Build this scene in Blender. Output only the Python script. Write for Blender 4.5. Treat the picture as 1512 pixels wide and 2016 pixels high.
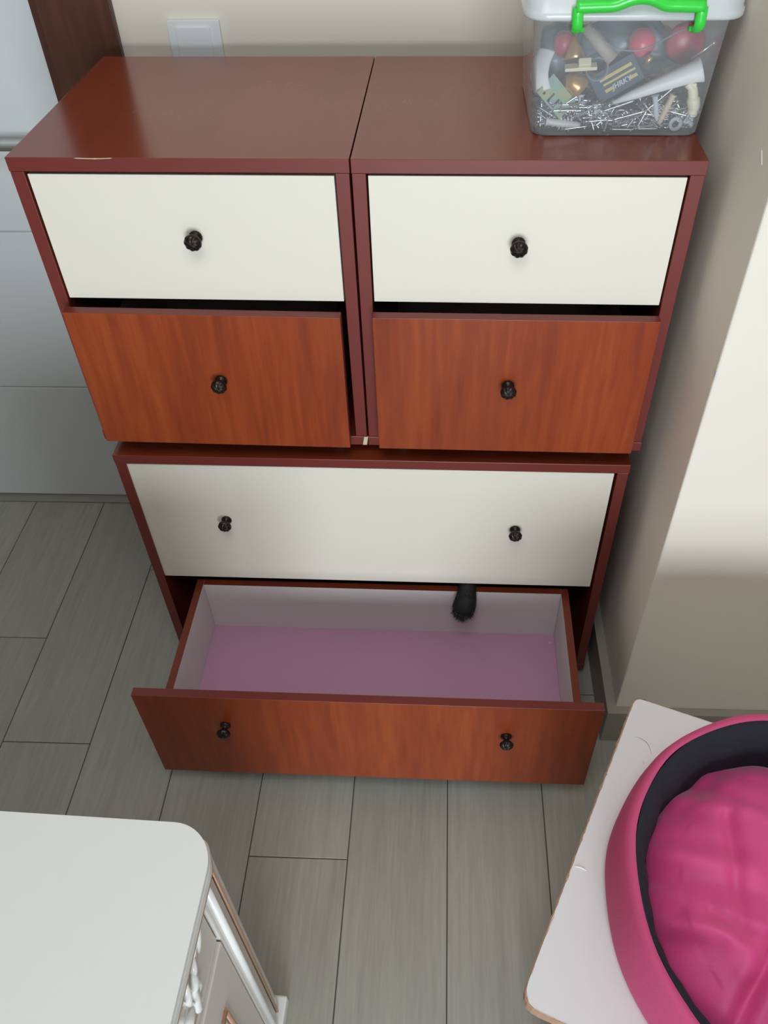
import bpy, bmesh, math, random
from mathutils import Vector, Matrix
random.seed(7)
PI = math.pi
S = bpy.context.scene
COL = S.collection
for o in list(bpy.data.objects):
    bpy.data.objects.remove(o)

# ------------------------------------------------------------------ camera
CAM_POS = Vector((0.64999, -1.10007, 1.70737))
YAW, PITCH, ROLL, FPX = 0.0542121, 0.7654627, -0.0224342, 1617.997
cd = bpy.data.cameras.new('camera'); cam = bpy.data.objects.new('camera', cd); COL.objects.link(cam)
cy, sy, cp, sp = math.cos(YAW), math.sin(YAW), math.cos(PITCH), math.sin(PITCH)
fw = Vector((-sy*cp, cy*cp, -sp)); rt = Vector((cy, sy, 0)); up = rt.cross(fw)
cr, sr = math.cos(ROLL), math.sin(ROLL)
r2 = rt*cr + up*sr; u2 = -rt*sr + up*cr
m = Matrix.Identity(4)
for i in range(3):
    m[i][0] = r2[i]; m[i][1] = u2[i]; m[i][2] = -fw[i]; m[i][3] = CAM_POS[i]
cam.matrix_world = m
cd.sensor_fit = 'VERTICAL'; cd.sensor_height = 24.0; cd.lens = FPX/2016*24.0
cd.shift_x = (756-803.354)/2016; cd.shift_y = (940.427-1008)/2016
cd.clip_start = 0.02
S.camera = cam

# ------------------------------------------------------------------ world, lights, exposure
W = bpy.data.worlds.new('world'); S.world = W; W.use_nodes = True
bg = W.node_tree.nodes['Background']; bg.inputs[0].default_value = (0.80, 0.90, 1.0, 1); bg.inputs[1].default_value = 1.2
WIN = dict(x0=0.15, x1=1.75, z0=0.25, z1=1.75, y=-3.9)
ld = bpy.data.lights.new('window_daylight', 'AREA'); ld.shape = 'RECTANGLE'
ld.size = WIN['x1']-WIN['x0']; ld.size_y = WIN['z1']-WIN['z0']; ld.energy = 92; ld.color = (0.84, 0.935, 1.0)
lo = bpy.data.objects.new('window_daylight', ld); COL.objects.link(lo)
lo.location = ((WIN['x0']+WIN['x1'])/2, WIN['y']-0.16, (WIN['z0']+WIN['z1'])/2); lo.rotation_euler = (PI/2, 0, 0)
lo.rotation_euler = (PI/2, 0, 0)
CL = (0.55, -1.15, 2.60)                     # unseen fill light added under the ceiling, above the middle of the room
l2 = bpy.data.lights.new('ceiling_fill_light', 'AREA'); l2.shape = 'DISK'; l2.size = 0.9; l2.energy = 10.5; l2.color = (0.96, 0.98, 1.0)
lo2 = bpy.data.objects.new('ceiling_fill_light', l2); COL.objects.link(lo2); lo2.location = CL
S.view_settings.view_transform = 'Standard'; S.view_settings.look = 'None'
S.view_settings.gamma = 1.0; S.view_settings.use_curve_mapping = False
S.view_settings.exposure = 0.5
S.cycles.sample_clamp_indirect = 4.0; S.cycles.caustics_reflective = False; S.cycles.caustics_refractive = False; S.cycles.blur_glossy = 1.0

# ------------------------------------------------------------------ materials
def lin(c):
    return tuple((x/255/12.92 if x/255 <= .04045 else ((x/255+.055)/1.055)**2.4) for x in c)
class NT:
    def __init__(s, name):
        s.m = bpy.data.materials.new(name); s.m.use_nodes = True; s.t = s.m.node_tree; s.n = s.t.nodes
        s.b = s.n['Principled BSDF']; s.out = s.n['Material Output']
    def add(s, typ, **kw):
        n = s.n.new(typ)
        for k, v in kw.items():
            if k.startswith('i_'): n.inputs[k[2:].replace('_', ' ')].default_value = v
            else: setattr(n, k, v)
        return n
    def l(s, a, b): s.t.links.new(a, b)
def plain(name, rgb, rough=.5, metal=0., noise=.04, nscale=40, bump=0., bscale=200, spec=.5):
    N = NT(name); c = lin(rgb)
    N.b.inputs['Roughness'].default_value = rough; N.b.inputs['Metallic'].default_value = metal
    N.b.inputs['Specular IOR Level'].default_value = spec
    tc = N.add('ShaderNodeTexCoord'); nz = N.add('ShaderNodeTexNoise', i_Scale=nscale, i_Detail=3.)
    N.l(tc.outputs['Object'], nz.inputs['Vector'])
    mx = N.add('ShaderNodeMix', data_type='RGBA')
    mx.inputs['A'].default_value = (*[v*(1-noise) for v in c], 1); mx.inputs['B'].default_value = (*[min(1, v*(1+noise)) for v in c], 1)
    N.l(nz.outputs['Fac'], mx.inputs['Factor']); N.l(mx.outputs['Result'], N.b.inputs['Base Color'])
    if bump:
        n2 = N.add('ShaderNodeTexNoise', i_Scale=bscale, i_Detail=2.); N.l(tc.outputs['Object'], n2.inputs['Vector'])
        if bump: bp = N.add('ShaderNodeBump', i_Strength=bump, i_Distance=.002); N.l(n2.outputs['Fac'], bp.inputs['Height']); N.l(bp.outputs['Normal'], N.b.inputs['Normal'])
    return N.m
def wood(name, dark, mid, light, stretch, rough=.4, contrast=1., rnd=.0, spec=.5, big=1.0, streak=.55, bump=.04):
    # stretch: (sx, sy, sz) scale of object coordinates, small along the grain
    N = NT(name); N.b.inputs['Roughness'].default_value = rough; N.b.inputs['Specular IOR Level'].default_value = spec
    tc = N.add('ShaderNodeTexCoord'); mp = N.add('ShaderNodeMapping'); mp.inputs['Scale'].default_value = stretch
    N.l(tc.outputs['Object'], mp.inputs['Vector'])
    oi = N.add('ShaderNodeObjectInfo'); ad = N.add('ShaderNodeVectorMath', operation='ADD'); sc = N.add('ShaderNodeVectorMath', operation='SCALE')
    sc.inputs[0].default_value = (17.3, 9.1, 23.7); N.l(oi.outputs['Random'], sc.inputs['Scale']); N.l(mp.outputs['Vector'], ad.inputs[0]); N.l(sc.outputs['Vector'], ad.inputs[1])
    n1 = N.add('ShaderNodeTexNoise', i_Scale=big, i_Detail=4., i_Roughness=.55, i_Distortion=.6); N.l(ad.outputs['Vector'], n1.inputs['Vector'])
    n2 = N.add('ShaderNodeTexNoise', i_Scale=big*6, i_Detail=5., i_Roughness=.65, i_Distortion=.3); N.l(ad.outputs['Vector'], n2.inputs['Vector'])
    ra = N.add('ShaderNodeValToRGB'); e = ra.color_ramp.elements
    h = .22/contrast
    e[0].position = max(0, .5-h); e[0].color = (*lin(dark), 1); e[1].position = min(1, .5+h); e[1].color = (*lin(light), 1)
    k = ra.color_ramp.elements.new(.5); k.color = (*lin(mid), 1)
    mm = N.add('ShaderNodeMix', data_type='FLOAT'); mm.inputs['Factor'].default_value = 1-streak
    N.l(n1.outputs['Fac'], mm.inputs['B']); N.l(n2.outputs['Fac'], mm.inputs['A'])
    N.l(mm.outputs['Result'], ra.inputs['Fac'])
    last = ra.outputs['Color']
    if rnd:
        hs = N.add('ShaderNodeHueSaturation'); mr = N.add('ShaderNodeMapRange'); mr.inputs['To Min'].default_value = 1-rnd; mr.inputs['To Max'].default_value = 1+rnd
        N.l(oi.outputs['Random'], mr.inputs['Value']); N.l(mr.outputs['Result'], hs.inputs['Value']); N.l(last, hs.inputs['Color']); last = hs.outputs['Color']
    N.l(last, N.b.inputs['Base Color'])
    bp = N.add('ShaderNodeBump', i_Strength=bump, i_Distance=.001); N.l(n2.outputs['Fac'], bp.inputs['Height']); N.l(bp.outputs['Normal'], N.b.inputs['Normal'])
    return N.m
def plastic_clear(name, rgb, trans, rough=.08, spec=.5):
    # milky clear plastic: straight-through transparency mixed with a thin diffuse/glossy skin
    N = NT(name); N.b.inputs['Base Color'].default_value = (*lin(rgb), 1); N.b.inputs['Roughness'].default_value = rough
    tr = N.add('ShaderNodeBsdfTransparent'); mx = N.add('ShaderNodeMixShader'); fr = N.add('ShaderNodeFresnel', i_IOR=1.45)
    ma = N.add('ShaderNodeMath', operation='ADD', use_clamp=True); ma.inputs[1].default_value = 1-trans
    N.l(fr.outputs['Fac'], ma.inputs[0]); N.l(ma.outputs['Value'], mx.inputs['Fac'])
    N.l(tr.outputs['BSDF'], mx.inputs[1]); N.l(N.b.outputs['BSDF'], mx.inputs[2]); N.l(mx.outputs['Shader'], N.out.inputs['Surface'])
    return N.m
M = {}
M['wall'] = plain('cream_wall_paint', (233, 226, 213), .85, noise=.012, nscale=6, bump=.05, bscale=160)
M['room_dim'] = plain('taupe_bounce_cut_paint', (150, 142, 130), .9, noise=.01)  # unseen walls toned darker to cut the bounced light
M['wall_white'] = plain('white_wall_paint', (233, 231, 226), .8, noise=.012, nscale=6, bump=.05, bscale=160)
M['ceiling'] = plain('white_ceiling_paint', (236, 234, 230), .9, noise=.01)
M['plank'] = wood('greige_wood_plank', (141, 138, 128), (158, 156, 146), (174, 173, 163), (26, 1.6, 4), .42, .8, rnd=.05, big=.9)
M['grout'] = plain('dark_joint', (92, 88, 80), .9)
M['skirting'] = wood('grey_tile_skirting', (140, 135, 124), (152, 147, 136), (163, 158, 147), (4, 4, 20), .45, .7)
M['front'] = wood('cherry_laminate_front', (114, 44, 22), (140, 59, 27), (160, 76, 35), (9, 9, .75), .36, 1.1, big=1.1, spec=.4)
M['top'] = wood('cherry_laminate_top', (112, 46, 26), (126, 54, 31), (138, 62, 37), (6, .7, 6), .2, .8, spec=.75, bump=0., streak=.2)
M['edge'] = plain('maroon_edge_band', (112, 44, 38), .38, noise=.04, nscale=12)
M['carcass'] = wood('cherry_laminate_side', (98, 38, 22), (110, 45, 26), (121, 52, 30), (6, 6, .9), .4, .9)
M['cream'] = plain('cream_drawer_lacquer', (229, 223, 209), .38, noise=.008, nscale=5)
M['lining_white'] = plain('white_drawer_lining', (214, 208, 208), .6, noise=.01)
M['lining_pink'] = plain('mauve_drawer_bottom', (184, 138, 166), .6, noise=.02, nscale=8)
M['dark_inside'] = plain('dark_board', (52, 28, 20), .8)
M['black'] = plain('black_plastic', (28, 30, 33), .45)
M['iron'] = plain('antique_black_metal', (50, 44, 40), .34, metal=.75, noise=.35, nscale=260)
M['chrome'] = plain('satin_chrome', (190, 192, 192), .25, metal=1., noise=.02)
M['steel'] = plain('zinc_steel', (232, 236, 240), .3, metal=1., noise=.15, nscale=90)
M['steel_dark'] = plain('dull_steel', (165, 170, 176), .35, metal=1., noise=.3, nscale=90)
M['chip'] = plain('raw_chipboard', (205, 190, 160), .9, noise=.1, nscale=300)
M['door'] = plain('white_door_lacquer', (214, 218, 219), .42, noise=.008)
M['jamb'] = wood('dark_walnut_trim', (62, 34, 24), (79, 46, 33), (96, 58, 42), (11, 11, .8), .38, 1.0)
M['threshold'] = plain('grey_threshold', (150, 146, 138), .5)
M['switch'] = plain('white_switch_plastic', (232, 236, 238), .25, noise=.005)
M['lacquer'] = plain('white_furniture_lacquer', (231, 232, 229), .26, noise=.006, nscale=5)
M['lacquer_pearl'] = plain('pearl_furniture_lacquer', (216, 210, 204), .22, noise=.01, nscale=9)
M['gold'] = plain('aged_gold_paint', (190, 150, 122), .4, metal=.25, noise=.1, nscale=80)
M['carton'] = plain('white_board', (225, 224, 225), .6, noise=.015, nscale=7, bump=.08, bscale=28)
M['kraft'] = plain('brown_fibre_edge', (168, 134, 108), .85, noise=.25, nscale=120)
M['bed_pink'] = plain('rose_felt', (196, 74, 118), .85, noise=.05, nscale=300, bump=.15, bscale=700)
M['bed_navy'] = plain('navy_velour', (24, 26, 37), .9, noise=.3, nscale=110, bump=.4, bscale=260)
M['cushion'] = plain('magenta_satin_cloth', (214, 66, 130), .55, noise=.06, nscale=30, bump=.1, bscale=500)
M['cushion'].node_tree.nodes['Principled BSDF'].inputs['Sheen Weight'].default_value = .25
M['fur'] = plain('black_fur', (15, 13, 13), .75, noise=.3, nscale=200)
M['tub'] = plastic_clear('clear_tub_plastic', (220, 225, 227), .83)
M['lid'] = plastic_clear('frosted_lid_plastic', (226, 230, 233), .30, .22)
M['green'] = plain('translucent_green_plastic', (62, 214, 74), .22, noise=.04, nscale=50)
M['green'].node_tree.nodes['Principled BSDF'].inputs['Subsurface Weight'].default_value = .2
M['green'].node_tree.nodes['Principled BSDF'].inputs['Subsurface Radius'].default_value = (.004, .01, .004)
M['plug_grey'] = plain('grey_nylon', (204, 210, 216), .5)
M['plug_white'] = plain('white_nylon', (245, 246, 246), .45)
M['plug_tan'] = plain('tan_nylon', (214, 196, 170), .5)
M['cream_plastic'] = plain('cream_plastic', (242, 232, 204), .4)
M['brass'] = plain('brushed_brass', (222, 170, 110), .3, metal=.7, noise=.06)
M['red'] = plain('red_plastic', (230, 84, 112), .3)
M['darkred'] = plain('dark_red_plastic', (178, 58, 82), .35)
M['slate'] = plain('slate_blue_card', (98, 114, 132), .55)
M['yellow'] = plain('yellow_print', (248, 224, 140), .5)
M['white_print'] = plain('white_print', (232, 234, 238), .5)
M['taupe'] = plain('taupe_plastic', (178, 170, 158), .5)
M['bag'] = plain('dark_grey_bag', (132, 144, 158), .35, noise=.2, nscale=30)
def iridescent():
    N = NT('yellow_zinc_plate'); N.b.inputs['Metallic'].default_value = .4; N.b.inputs['Roughness'].default_value = .32
    tc = N.add('ShaderNodeTexCoord'); nz = N.add('ShaderNodeTexNoise', i_Scale=38., i_Detail=1.); N.l(tc.outputs['Object'], nz.inputs['Vector'])
    ra = N.add('ShaderNodeValToRGB'); e = ra.color_ramp.elements
    e[0].position = .3; e[0].color = (*lin((214, 208, 150)), 1); e[1].position = .72; e[1].color = (*lin((186, 176, 210)), 1)
    k = e.new(.5); k.color = (*lin((176, 214, 196)), 1)
    N.l(nz.outputs['Fac'], ra.inputs['Fac']); N.l(ra.outputs['Color'], N.b.inputs['Base Color']); return N.m
M['irid'] = iridescent()
def glass_pane():
    N = NT('window_glass'); gl = N.add('ShaderNodeBsdfGlossy', i_Roughness=.0); tr = N.add('ShaderNodeBsdfTransparent'); mx = N.add('ShaderNodeMixShader')
    fr = N.add('ShaderNodeFresnel', i_IOR=1.3); N.l(fr.outputs['Fac'], mx.inputs['Fac']); N.l(tr.outputs['BSDF'], mx.inputs[1]); N.l(gl.outputs['BSDF'], mx.inputs[2]); N.l(mx.outputs['Shader'], N.out.inputs['Surface'])
    return N.m
M['glass'] = glass_pane()

# ------------------------------------------------------------------ mesh helpers
def box(bm, x0, x1, y0, y1, z0, z1, bev=0., mi=0, seg=2):
    vs = [bm.verts.new((x, y, z)) for x in (x0, x1) for y in (y0, y1) for z in (z0, z1)]
    fs = []
    for q in ((0, 1, 3, 2), (4, 6, 7, 5), (0, 4, 5, 1), (2, 3, 7, 6), (0, 2, 6, 4), (1, 5, 7, 3)):
        f = bm.faces.new([vs[i] for i in q]); f.material_index = mi; fs.append(f)
    if bev:
        es = list({e for f in fs for e in f.edges}); bmesh.ops.bevel(bm, geom=es, offset=bev, segments=seg, affect='EDGES', profile=.5)
    return vs
def lathe(bm, prof, origin=(0, 0, 0), axis='z', n=24, mod=None, mi=0, cap=True):
    O = Vector(origin); rings = []
    for (r, d) in prof:
        ring = []
        for k in range(n):
            a = 2*PI*k/n; rr = r
            if mod: rr, d2 = mod(r, d, a)
            else: d2 = d
            c, s_ = rr*math.cos(a), rr*math.sin(a)
            p = {'z': (c, s_, d2), 'y': (c, -d2, s_), 'x': (d2, c, s_)}[axis]
            ring.append(bm.verts.new(O+Vector(p)))
        rings.append(ring)
    for a, b in zip(rings, rings[1:]):
        for k in range(n):
            f = bm.faces.new((a[k], a[(k+1) % n], b[(k+1) % n], b[k])); f.material_index = mi; f.smooth = True
    if cap:
        for rg in (rings[0], rings[-1]):
            try: f = bm.faces.new(rg); f.material_index = mi; f.smooth = False
            except ValueError: pass
    return rings
def tube(bm, pts, radii, n=8, mi=0, flat=1., cap=True):
    pts = [Vector(p) for p in pts]
    if not isinstance(radii, (list, tuple)): radii = [radii]*len(pts)
    rings = []; prev = None
    for i, p in enumerate(pts):
        t = (pts[min(i+1, len(pts)-1)]-pts[max(i-1, 0)]).normalized()
        if prev is None:
            a = Vector((0, 0, 1)) if abs(t.z) < .9 else Vector((1, 0, 0))
            u = t.cross(a).normalized()
        else:
            u = (prev-t*prev.dot(t)).normalized()
        v = t.cross(u); prev = u
        rings.append([bm.verts.new(p+(u*math.cos(2*PI*k/n)+v*math.sin(2*PI*k/n)*flat)*radii[i]) for k in range(n)])
    for a, b in zip(rings, rings[1:]):
        for k in range(n):
            f = bm.faces.new((a[k], a[(k+1) % n], b[(k+1) % n], b[k])); f.smooth = True; f.material_index = mi
    if cap:
        f = bm.faces.new(rings[0][::-1]); f.material_index = mi
        f = bm.faces.new(rings[-1]); f.material_index = mi
    return rings
def spline(pts, n=8):
    P = [Vector(p) for p in pts]; P = [P[0]*2-P[1]]+P+[P[-1]*2-P[-2]]; out = []
    for i in range(1, len(P)-2):
        for k in range(n):
            t = k/n; a, b, c, d = P[i-1], P[i], P[i+1], P[i+2]
            out.append(.5*((2*b)+(c-a)*t+(2*a-5*b+4*c-d)*t*t+(3*b-a-3*c+d)*t**3))
    out.append(P[-2]); return out
def prism(bm, outline, z0, z1, mi=0, bev=0.):
    lo_ = [bm.verts.new((x, y, z0)) for x, y in outline]; hi = [bm.verts.new((x, y, z1)) for x, y in outline]; n = len(outline)
    fs = [bm.faces.new(lo_[::-1]), bm.faces.new(hi)]
    for k in range(n): fs.append(bm.faces.new((lo_[k], lo_[(k+1) % n], hi[(k+1) % n], hi[k])))
    for f in fs: f.material_index = mi
    if bev:
        es = [e for e in fs[1].edges]+[e for e in fs[0].edges]
        bmesh.ops.bevel(bm, geom=es, offset=bev, segments=2, affect='EDGES', profile=.5)
def round_rect(x0, x1, y0, y1, r, n=6):
    pts = []
    for cx, cy_, a0 in ((x1-r, y1-r, 0), (x0+r, y1-r, PI/2), (x0+r, y0+r, PI), (x1-r, y0+r, 1.5*PI)):
        for k in range(n+1):
            a = a0+PI/2*k/n; pts.append((cx+r*math.cos(a), cy_+r*math.sin(a)))
    return pts
def obj(name, bm, mats, parent=None, smooth=None):
    bmesh.ops.recalc_face_normals(bm, faces=bm.faces[:])
    me = bpy.data.meshes.new(name); bm.to_mesh(me); bm.free()
    for mt in (mats if isinstance(mats, (list, tuple)) else [mats]): me.materials.append(mt)
    if smooth is not None:
        for p in me.polygons: p.use_smooth = smooth
    o = bpy.data.objects.new(name, me); COL.objects.link(o)
    if parent is not None: o.parent = parent
    return o
def B(): return bmesh.new()
def boxobj(name, dims, mat, parent=None, bev=0.):
    bm = B(); box(bm, *dims, bev=bev); return obj(name, bm, mat, parent)
def thing(name, label, cat, loc=(0, 0, 0), rotz=0., group=None):
    o = bpy.data.objects.new(name, None); COL.objects.link(o); o.empty_display_size = .05
    o.location = loc; o.rotation_euler = (0, 0, rotz); o['label'] = label; o['category'] = cat
    if group: o['group'] = group
    return o
def tag(o, label, cat, group=None, kind=None):
    o['label'] = label; o['category'] = cat
    if group: o['group'] = group
    if kind: o['kind'] = kind
    return o
def struct(o): o['kind'] = 'structure'; return o

# ------------------------------------------------------------------ room shell
XL, XR, YF, YB, ZC = -1.45, 2.45, -3.9, 0.545, 2.65
XP, YP = 1.036, -0.148                       # pilaster: left face x, front face y
# floor: a slab with every plank its own piece
fl = struct(boxobj('floor', (XL-.1, XR+.1, YF-.2, 0.75, -.06, -.003), M['grout']))
P0, PW, GAP = -0.3326, 0.2017, 0.0022
joints = {-5: -.35, -4: .22, -3: -.62, -2: -.12, -1: .073, 0: -.208, 1: .3014, 2: -1.12, 3: -.4425, 4: -1.32, 5: -.98, 6: -1.25, 7: -.3, 8: -.75, 9: -.1, 10: -.5, 11: -.9, 12: -.2, 13: -.6}
for k in range(-6, 14):
    xa, xb = P0+k*PW, P0+(k+1)*PW
    xa2, xb2 = max(xa, XL), min(xb, XR)
    if xb2-xa2 < .02: continue
    j = joints.get(k, -.4)
    ys = sorted({round(v, 4) for v in [j+1.2*i for i in range(-3, 3)] if YF+.03 < v < .548} | {YF, .549})
    for y0, y1 in zip(ys, ys[1:]):
        bm = B(); box(bm, xa2+GAP/2, xb2-GAP/2, y0+GAP/2, y1-GAP/2, -.006, 0, bev=.0006, seg=1)
        obj('plank', bm, M['plank'], fl)
DX0, DX1 = -0.985, -0.0885                   # door opening
bm = B()
box(bm, DX1, XR+.1, YB, YB+.16, -.05, ZC); box(bm, XL-.1, DX0, YB, YB+.16, -.05, ZC); box(bm, DX0, DX1, YB, YB+.16, 2.08, ZC)
struct(obj('wall_back', bm, M['wall']))
bm = B(); box(bm, XP, XR+.1, YP, YB-.002, -.05, ZC, bev=.003)
wr = struct(obj('wall_right', bm, M['wall']))
bm = B(); tube(bm, spline([(XP-.0002, -.0846, 1.2941), (XP-.0003, -.092, 1.287), (XP-.0002, -.0982, 1.281)]), [.0002]+[.0007]*15+[.0002], 5)
obj('scuff', bm, M['wall_white'], wr)
bm = B(); box(bm, XP-.0006, XP+.002, YP-.0005, YP+.004, .995, 1.008, bev=.0005); obj('scuff', bm, M['lining_white'], wr)
struct(boxobj('wall_left', (XL-.12, XL, YF-.2, YB+.16, -.05, ZC), M['room_dim']))
struct(boxobj('wall_far', (XR, XR+.12, YF-.2, YP+.1, -.05, ZC), M['room_dim']))
ce_ = struct(boxobj('ceiling', (XL-.1, XR+.1, YF-.2, YB+.16, ZC, ZC+.1), M['ceiling']))
bm = B(); lathe(bm, [(.0001, 2.606), (.40, 2.606), (.45, 2.614), (.46, 2.63), (.46, ZC), (.0001, ZC)], (CL[0], CL[1], 0), 'z', 48); obj('fill_light_disc', bm, M['ceiling'], ce_)  # made-up disc fixture added above the fill light, out of view
bm = B(); w = WIN
box(bm, XL-.1, w['x0'], YF-.2, YF, -.05, ZC); box(bm, w['x1'], XR+.1, YF-.2, YF, -.05, ZC)
box(bm, w['x0'], w['x1'], YF-.2, YF, -.05, w['z0']); box(bm, w['x0'], w['x1'], YF-.2, YF, w['z1'], ZC)
struct(obj('wall_front', bm, M['room_dim']))
bm = B(); xm = (w['x0']+w['x1'])/2
for a in ((w['x0'], w['x0']+.05, w['z0'], w['z1']), (w['x1']-.05, w['x1'], w['z0'], w['z1']), (w['x0'], w['x1'], w['z0'], w['z0']+.05), (w['x0'], w['x1'], w['z1']-.05, w['z1']), (xm-.03, xm+.03, w['z0'], w['z1'])):
    box(bm, a[0], a[1], YF-.10, YF-.04, a[2], a[3])
wf = struct(obj('window_1', bm, M['lacquer']))
for a, b in ((w['x0']+.05, xm-.03), (xm+.03, w['x1']-.05)):
    boxobj('pane', (a, b, YF-.073, YF-.069, w['z0']+.05, w['z1']-.05), M['glass'], wf)
boxobj('window_sill', (w['x0']-.04, w['x1']+.04, YF-.04, YF+.06, w['z0']-.03, w['z0']), M['lacquer'], wf, .004)
# tile skirting round the pilaster, one tile per run
sk = struct(boxobj('baseboard_right', (XP-.002, XR, YP+.0, YP+.004, 0, .112), M['grout']))
BX, BY, BH = 1.0165, -0.1655, 0.1165
for y0, y1 in ((BY, .16), (.162, YB-.004)):
    bm = B(); box(bm, BX, XP+.001, y0, y1, 0.0005, BH, bev=.0012); obj('skirting_tile', bm, M['skirting'], sk)
for x0, x1 in ((BX+.0198, 1.62), (1.622, 2.22), (2.222, XR)):
    bm = B(); box(bm, x0, x1, BY, YP-.0005, 0.0005, BH, bev=.0012); obj('skirting_tile', bm, M['skirting'], sk)
sb = struct(boxobj('baseboard_back', (.06, BX-.002, YB-.016, YB, 0.0005, BH), M['skirting'], None, .001))
# door in the back wall
bm = B()
box(bm, DX1-.004, DX1+.133, YB-.015, YB, 0, 2.16, bev=.002); box(bm, DX0-.133, DX0+.004, YB-.015, YB, 0, 2.16, bev=.002)
box(bm, DX0-.133, DX1+.133, YB-.015, YB, 2.07, 2.2, bev=.002)
t1 = struct(obj('trim_1', bm, M['jamb']))
bm = B(); box(bm, DX1-.016, DX1-.0005, YB-.012, YB+.15, 0, 2.07); box(bm, DX0+.0005, DX0+.016, YB-.012, YB+.15, 0, 2.07); box(bm, DX0, DX1, YB-.012, YB+.15, 2.05, 2.079)
obj('jamb_lining', bm, M['jamb'], t1)
dr = struct(boxobj('door_1', (DX0+.018, DX1-.018, .5755, .612, .012, 2.045), M['door']))
zs = [.012, .407, .8448, 2.045]
for a, b in zip(zs, zs[1:]):
    bm = B(); box(bm, DX0+.018, DX1-.018, .5700, .577, a+(.002 if a > .1 else 0), b-(.002 if b < 2 else 0), bev=.0018, seg=2); obj('door_panel', bm, M['door'], dr)
bm = B(); lathe(bm, [(.0001, 0), (.026, 0), (.026, .006), (.022, .009), (.0001, .009)], (-.165, .5700, 1.053), 'y', 24); lathe(bm, [(.009, 0), (.009, .045), (.0001, .047)], (-.165, .5640, 1.053), 'y', 16)
tube(bm, spline([(-.165, .523, 1.053), (-.19, .521, 1.053), (-.25, .520, 1.053), (-.292, .524, 1.053)], 6), .009, 12, flat=.8); obj('door_handle', bm, M['chrome'], dr)
struct(boxobj('trim_3', (DX0+.016, DX1-.016, YB+.004, YB+.06, -.002, .004), M['threshold'], None, .001))
# light switch
sw = thing('light_switch', 'white square light switch on the cream wall just above the left cabinet', 'switch', (.1868, YB, 1.2478))
bm = B(); prism(bm, round_rect(-.0485, .0485, -.0305-.012, .0305, .003, 3), 0, .009, bev=.0015)
bmesh.ops.rotate(bm, verts=bm.verts, matrix=Matrix.Rotation(PI/2, 3, 'X')); obj('frame', bm, M['switch'], sw)
bm = B(); prism(bm, round_rect(-.0335, .0305, -.036, .0195, .002, 3), .0085, .0125, bev=.0012)
bmesh.ops.rotate(bm, verts=bm.verts, matrix=Matrix.Rotation(PI/2, 3, 'X')); obj('rocker', bm, M['switch'], sw)

# ------------------------------------------------------------------ drawer units
def knob(parent, x, y, z):
    bm = B()
    prof = [(.0001, 0), (.0098, 0), (.0104, .0022), (.0094, .0042), (.0064, .0062), (.0050, .0095), (.0054, .0120), (.0100, .0142), (.0126, .0166), (.0130, .0186),
            (.0122, .0210), (.0104, .0232), (.0080, .0248), (.0052, .0259), (.0026, .0264), (.0004, .0266)]
    def swirl(r, d, a):
        if d > .0155 and r > .001:
            k = math.sin(9*a+r*420)*.5+.5
            return r*(1+.035*k*(r > .006)), d+.0011*k*min(1, r/.004)
        if d < .004: return r*(1+.02*math.sin(16*a)), d
        return r, d
    lathe(bm, prof, (x, y, z), 'y', 72, swirl)
    return obj('knob', bm, M['iron'], parent)
def foot(parent, x, y, h):
    bm = B(); lathe(bm, [(.0001, 0), (.017, 0), (.019, .003), (.019, h-.004), (.022, h-.002), (.022, h), (.0001, h)], (x, y, 0), 'z', 24)
    return obj('foot', bm, M['black'], parent)
def carcass(root, w_, d, h, t, foot_h, feet, chamfer=False):
    z0 = foot_h
    bm = B(); box(bm, 0, w_, 0, d, h-t, h, bev=.0009)
    for f in bm.faces:
        if f.normal.z > .9: f.material_index = 1
    top = obj('top_panel', bm, [M['edge'], M['top']], root)
    for nm, a, b in (('side_panel', .0008, t), ('side_panel', w_-t, w_-.0008)):
        bm = B(); box(bm, a, b, .0006, d, z0+t, h-t-.0002, bev=.0007)
        bm.normal_update()
        for f in bm.faces:
            if abs(f.normal.x) > .9: f.material_index = 1
        obj(nm, bm, [M['edge'], M['carcass']], root)
    bm = B(); box(bm, -.0004, w_+.0004, -.0008, d, z0, z0+t-.0003, bev=.0012); obj('bottom_panel', bm, M['edge'], root)
    boxobj('back_panel', (t+.0005, w_-t-.0005, d-.006, d-.001, z0+t, h-t-.001), M['dark_inside'], root)
    for x, y in feet: foot(root, x, y, foot_h)
def drawer(root, u0, w_, v, z0, h, th, mat, edgemat, knobs, box_d, box_h, box_in, roll=0., z_in=.0, lining=None, side_mat='carcass', tilt=0., runner=False, bt=.013):
    # front panel is the drawer; box pieces and knobs are its sub-parts
    bm = B(); box(bm, 0, w_, 0, th, 0, h, bev=.0008); bm.normal_update()
    for f in bm.faces:
        if f.normal.y < -.9: f.material_index = 1
    d = obj('drawer', bm, [edgemat, mat], root); d.location = (u0, v, z0); d.rotation_euler = (tilt, roll, 0)
    a, b = box_in
    lw = lining or M['lining_white']
    def two(nm, dims, inner):
        bm = B(); box(bm, *dims, bev=.0005); bm.normal_update()
        for f in bm.faces:
            if f.normal.dot(Vector(inner)) > .9: f.material_index = 1
        return obj(nm, bm, [M[side_mat], lw], d)
    two('drawer_side', (a, a+bt, th+.0002, th+box_d, z_in, z_in+box_h), (1, 0, 0))
    two('drawer_side', (b-bt, b, th+.0002, th+box_d, z_in, z_in+box_h), (-1, 0, 0))
    two('drawer_back', (a+bt+.0002, b-bt-.0002, th+box_d-bt, th+box_d, z_in, z_in+box_h), (0, -1, 0))
    return d
s = .975
T = .0209*s
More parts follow.
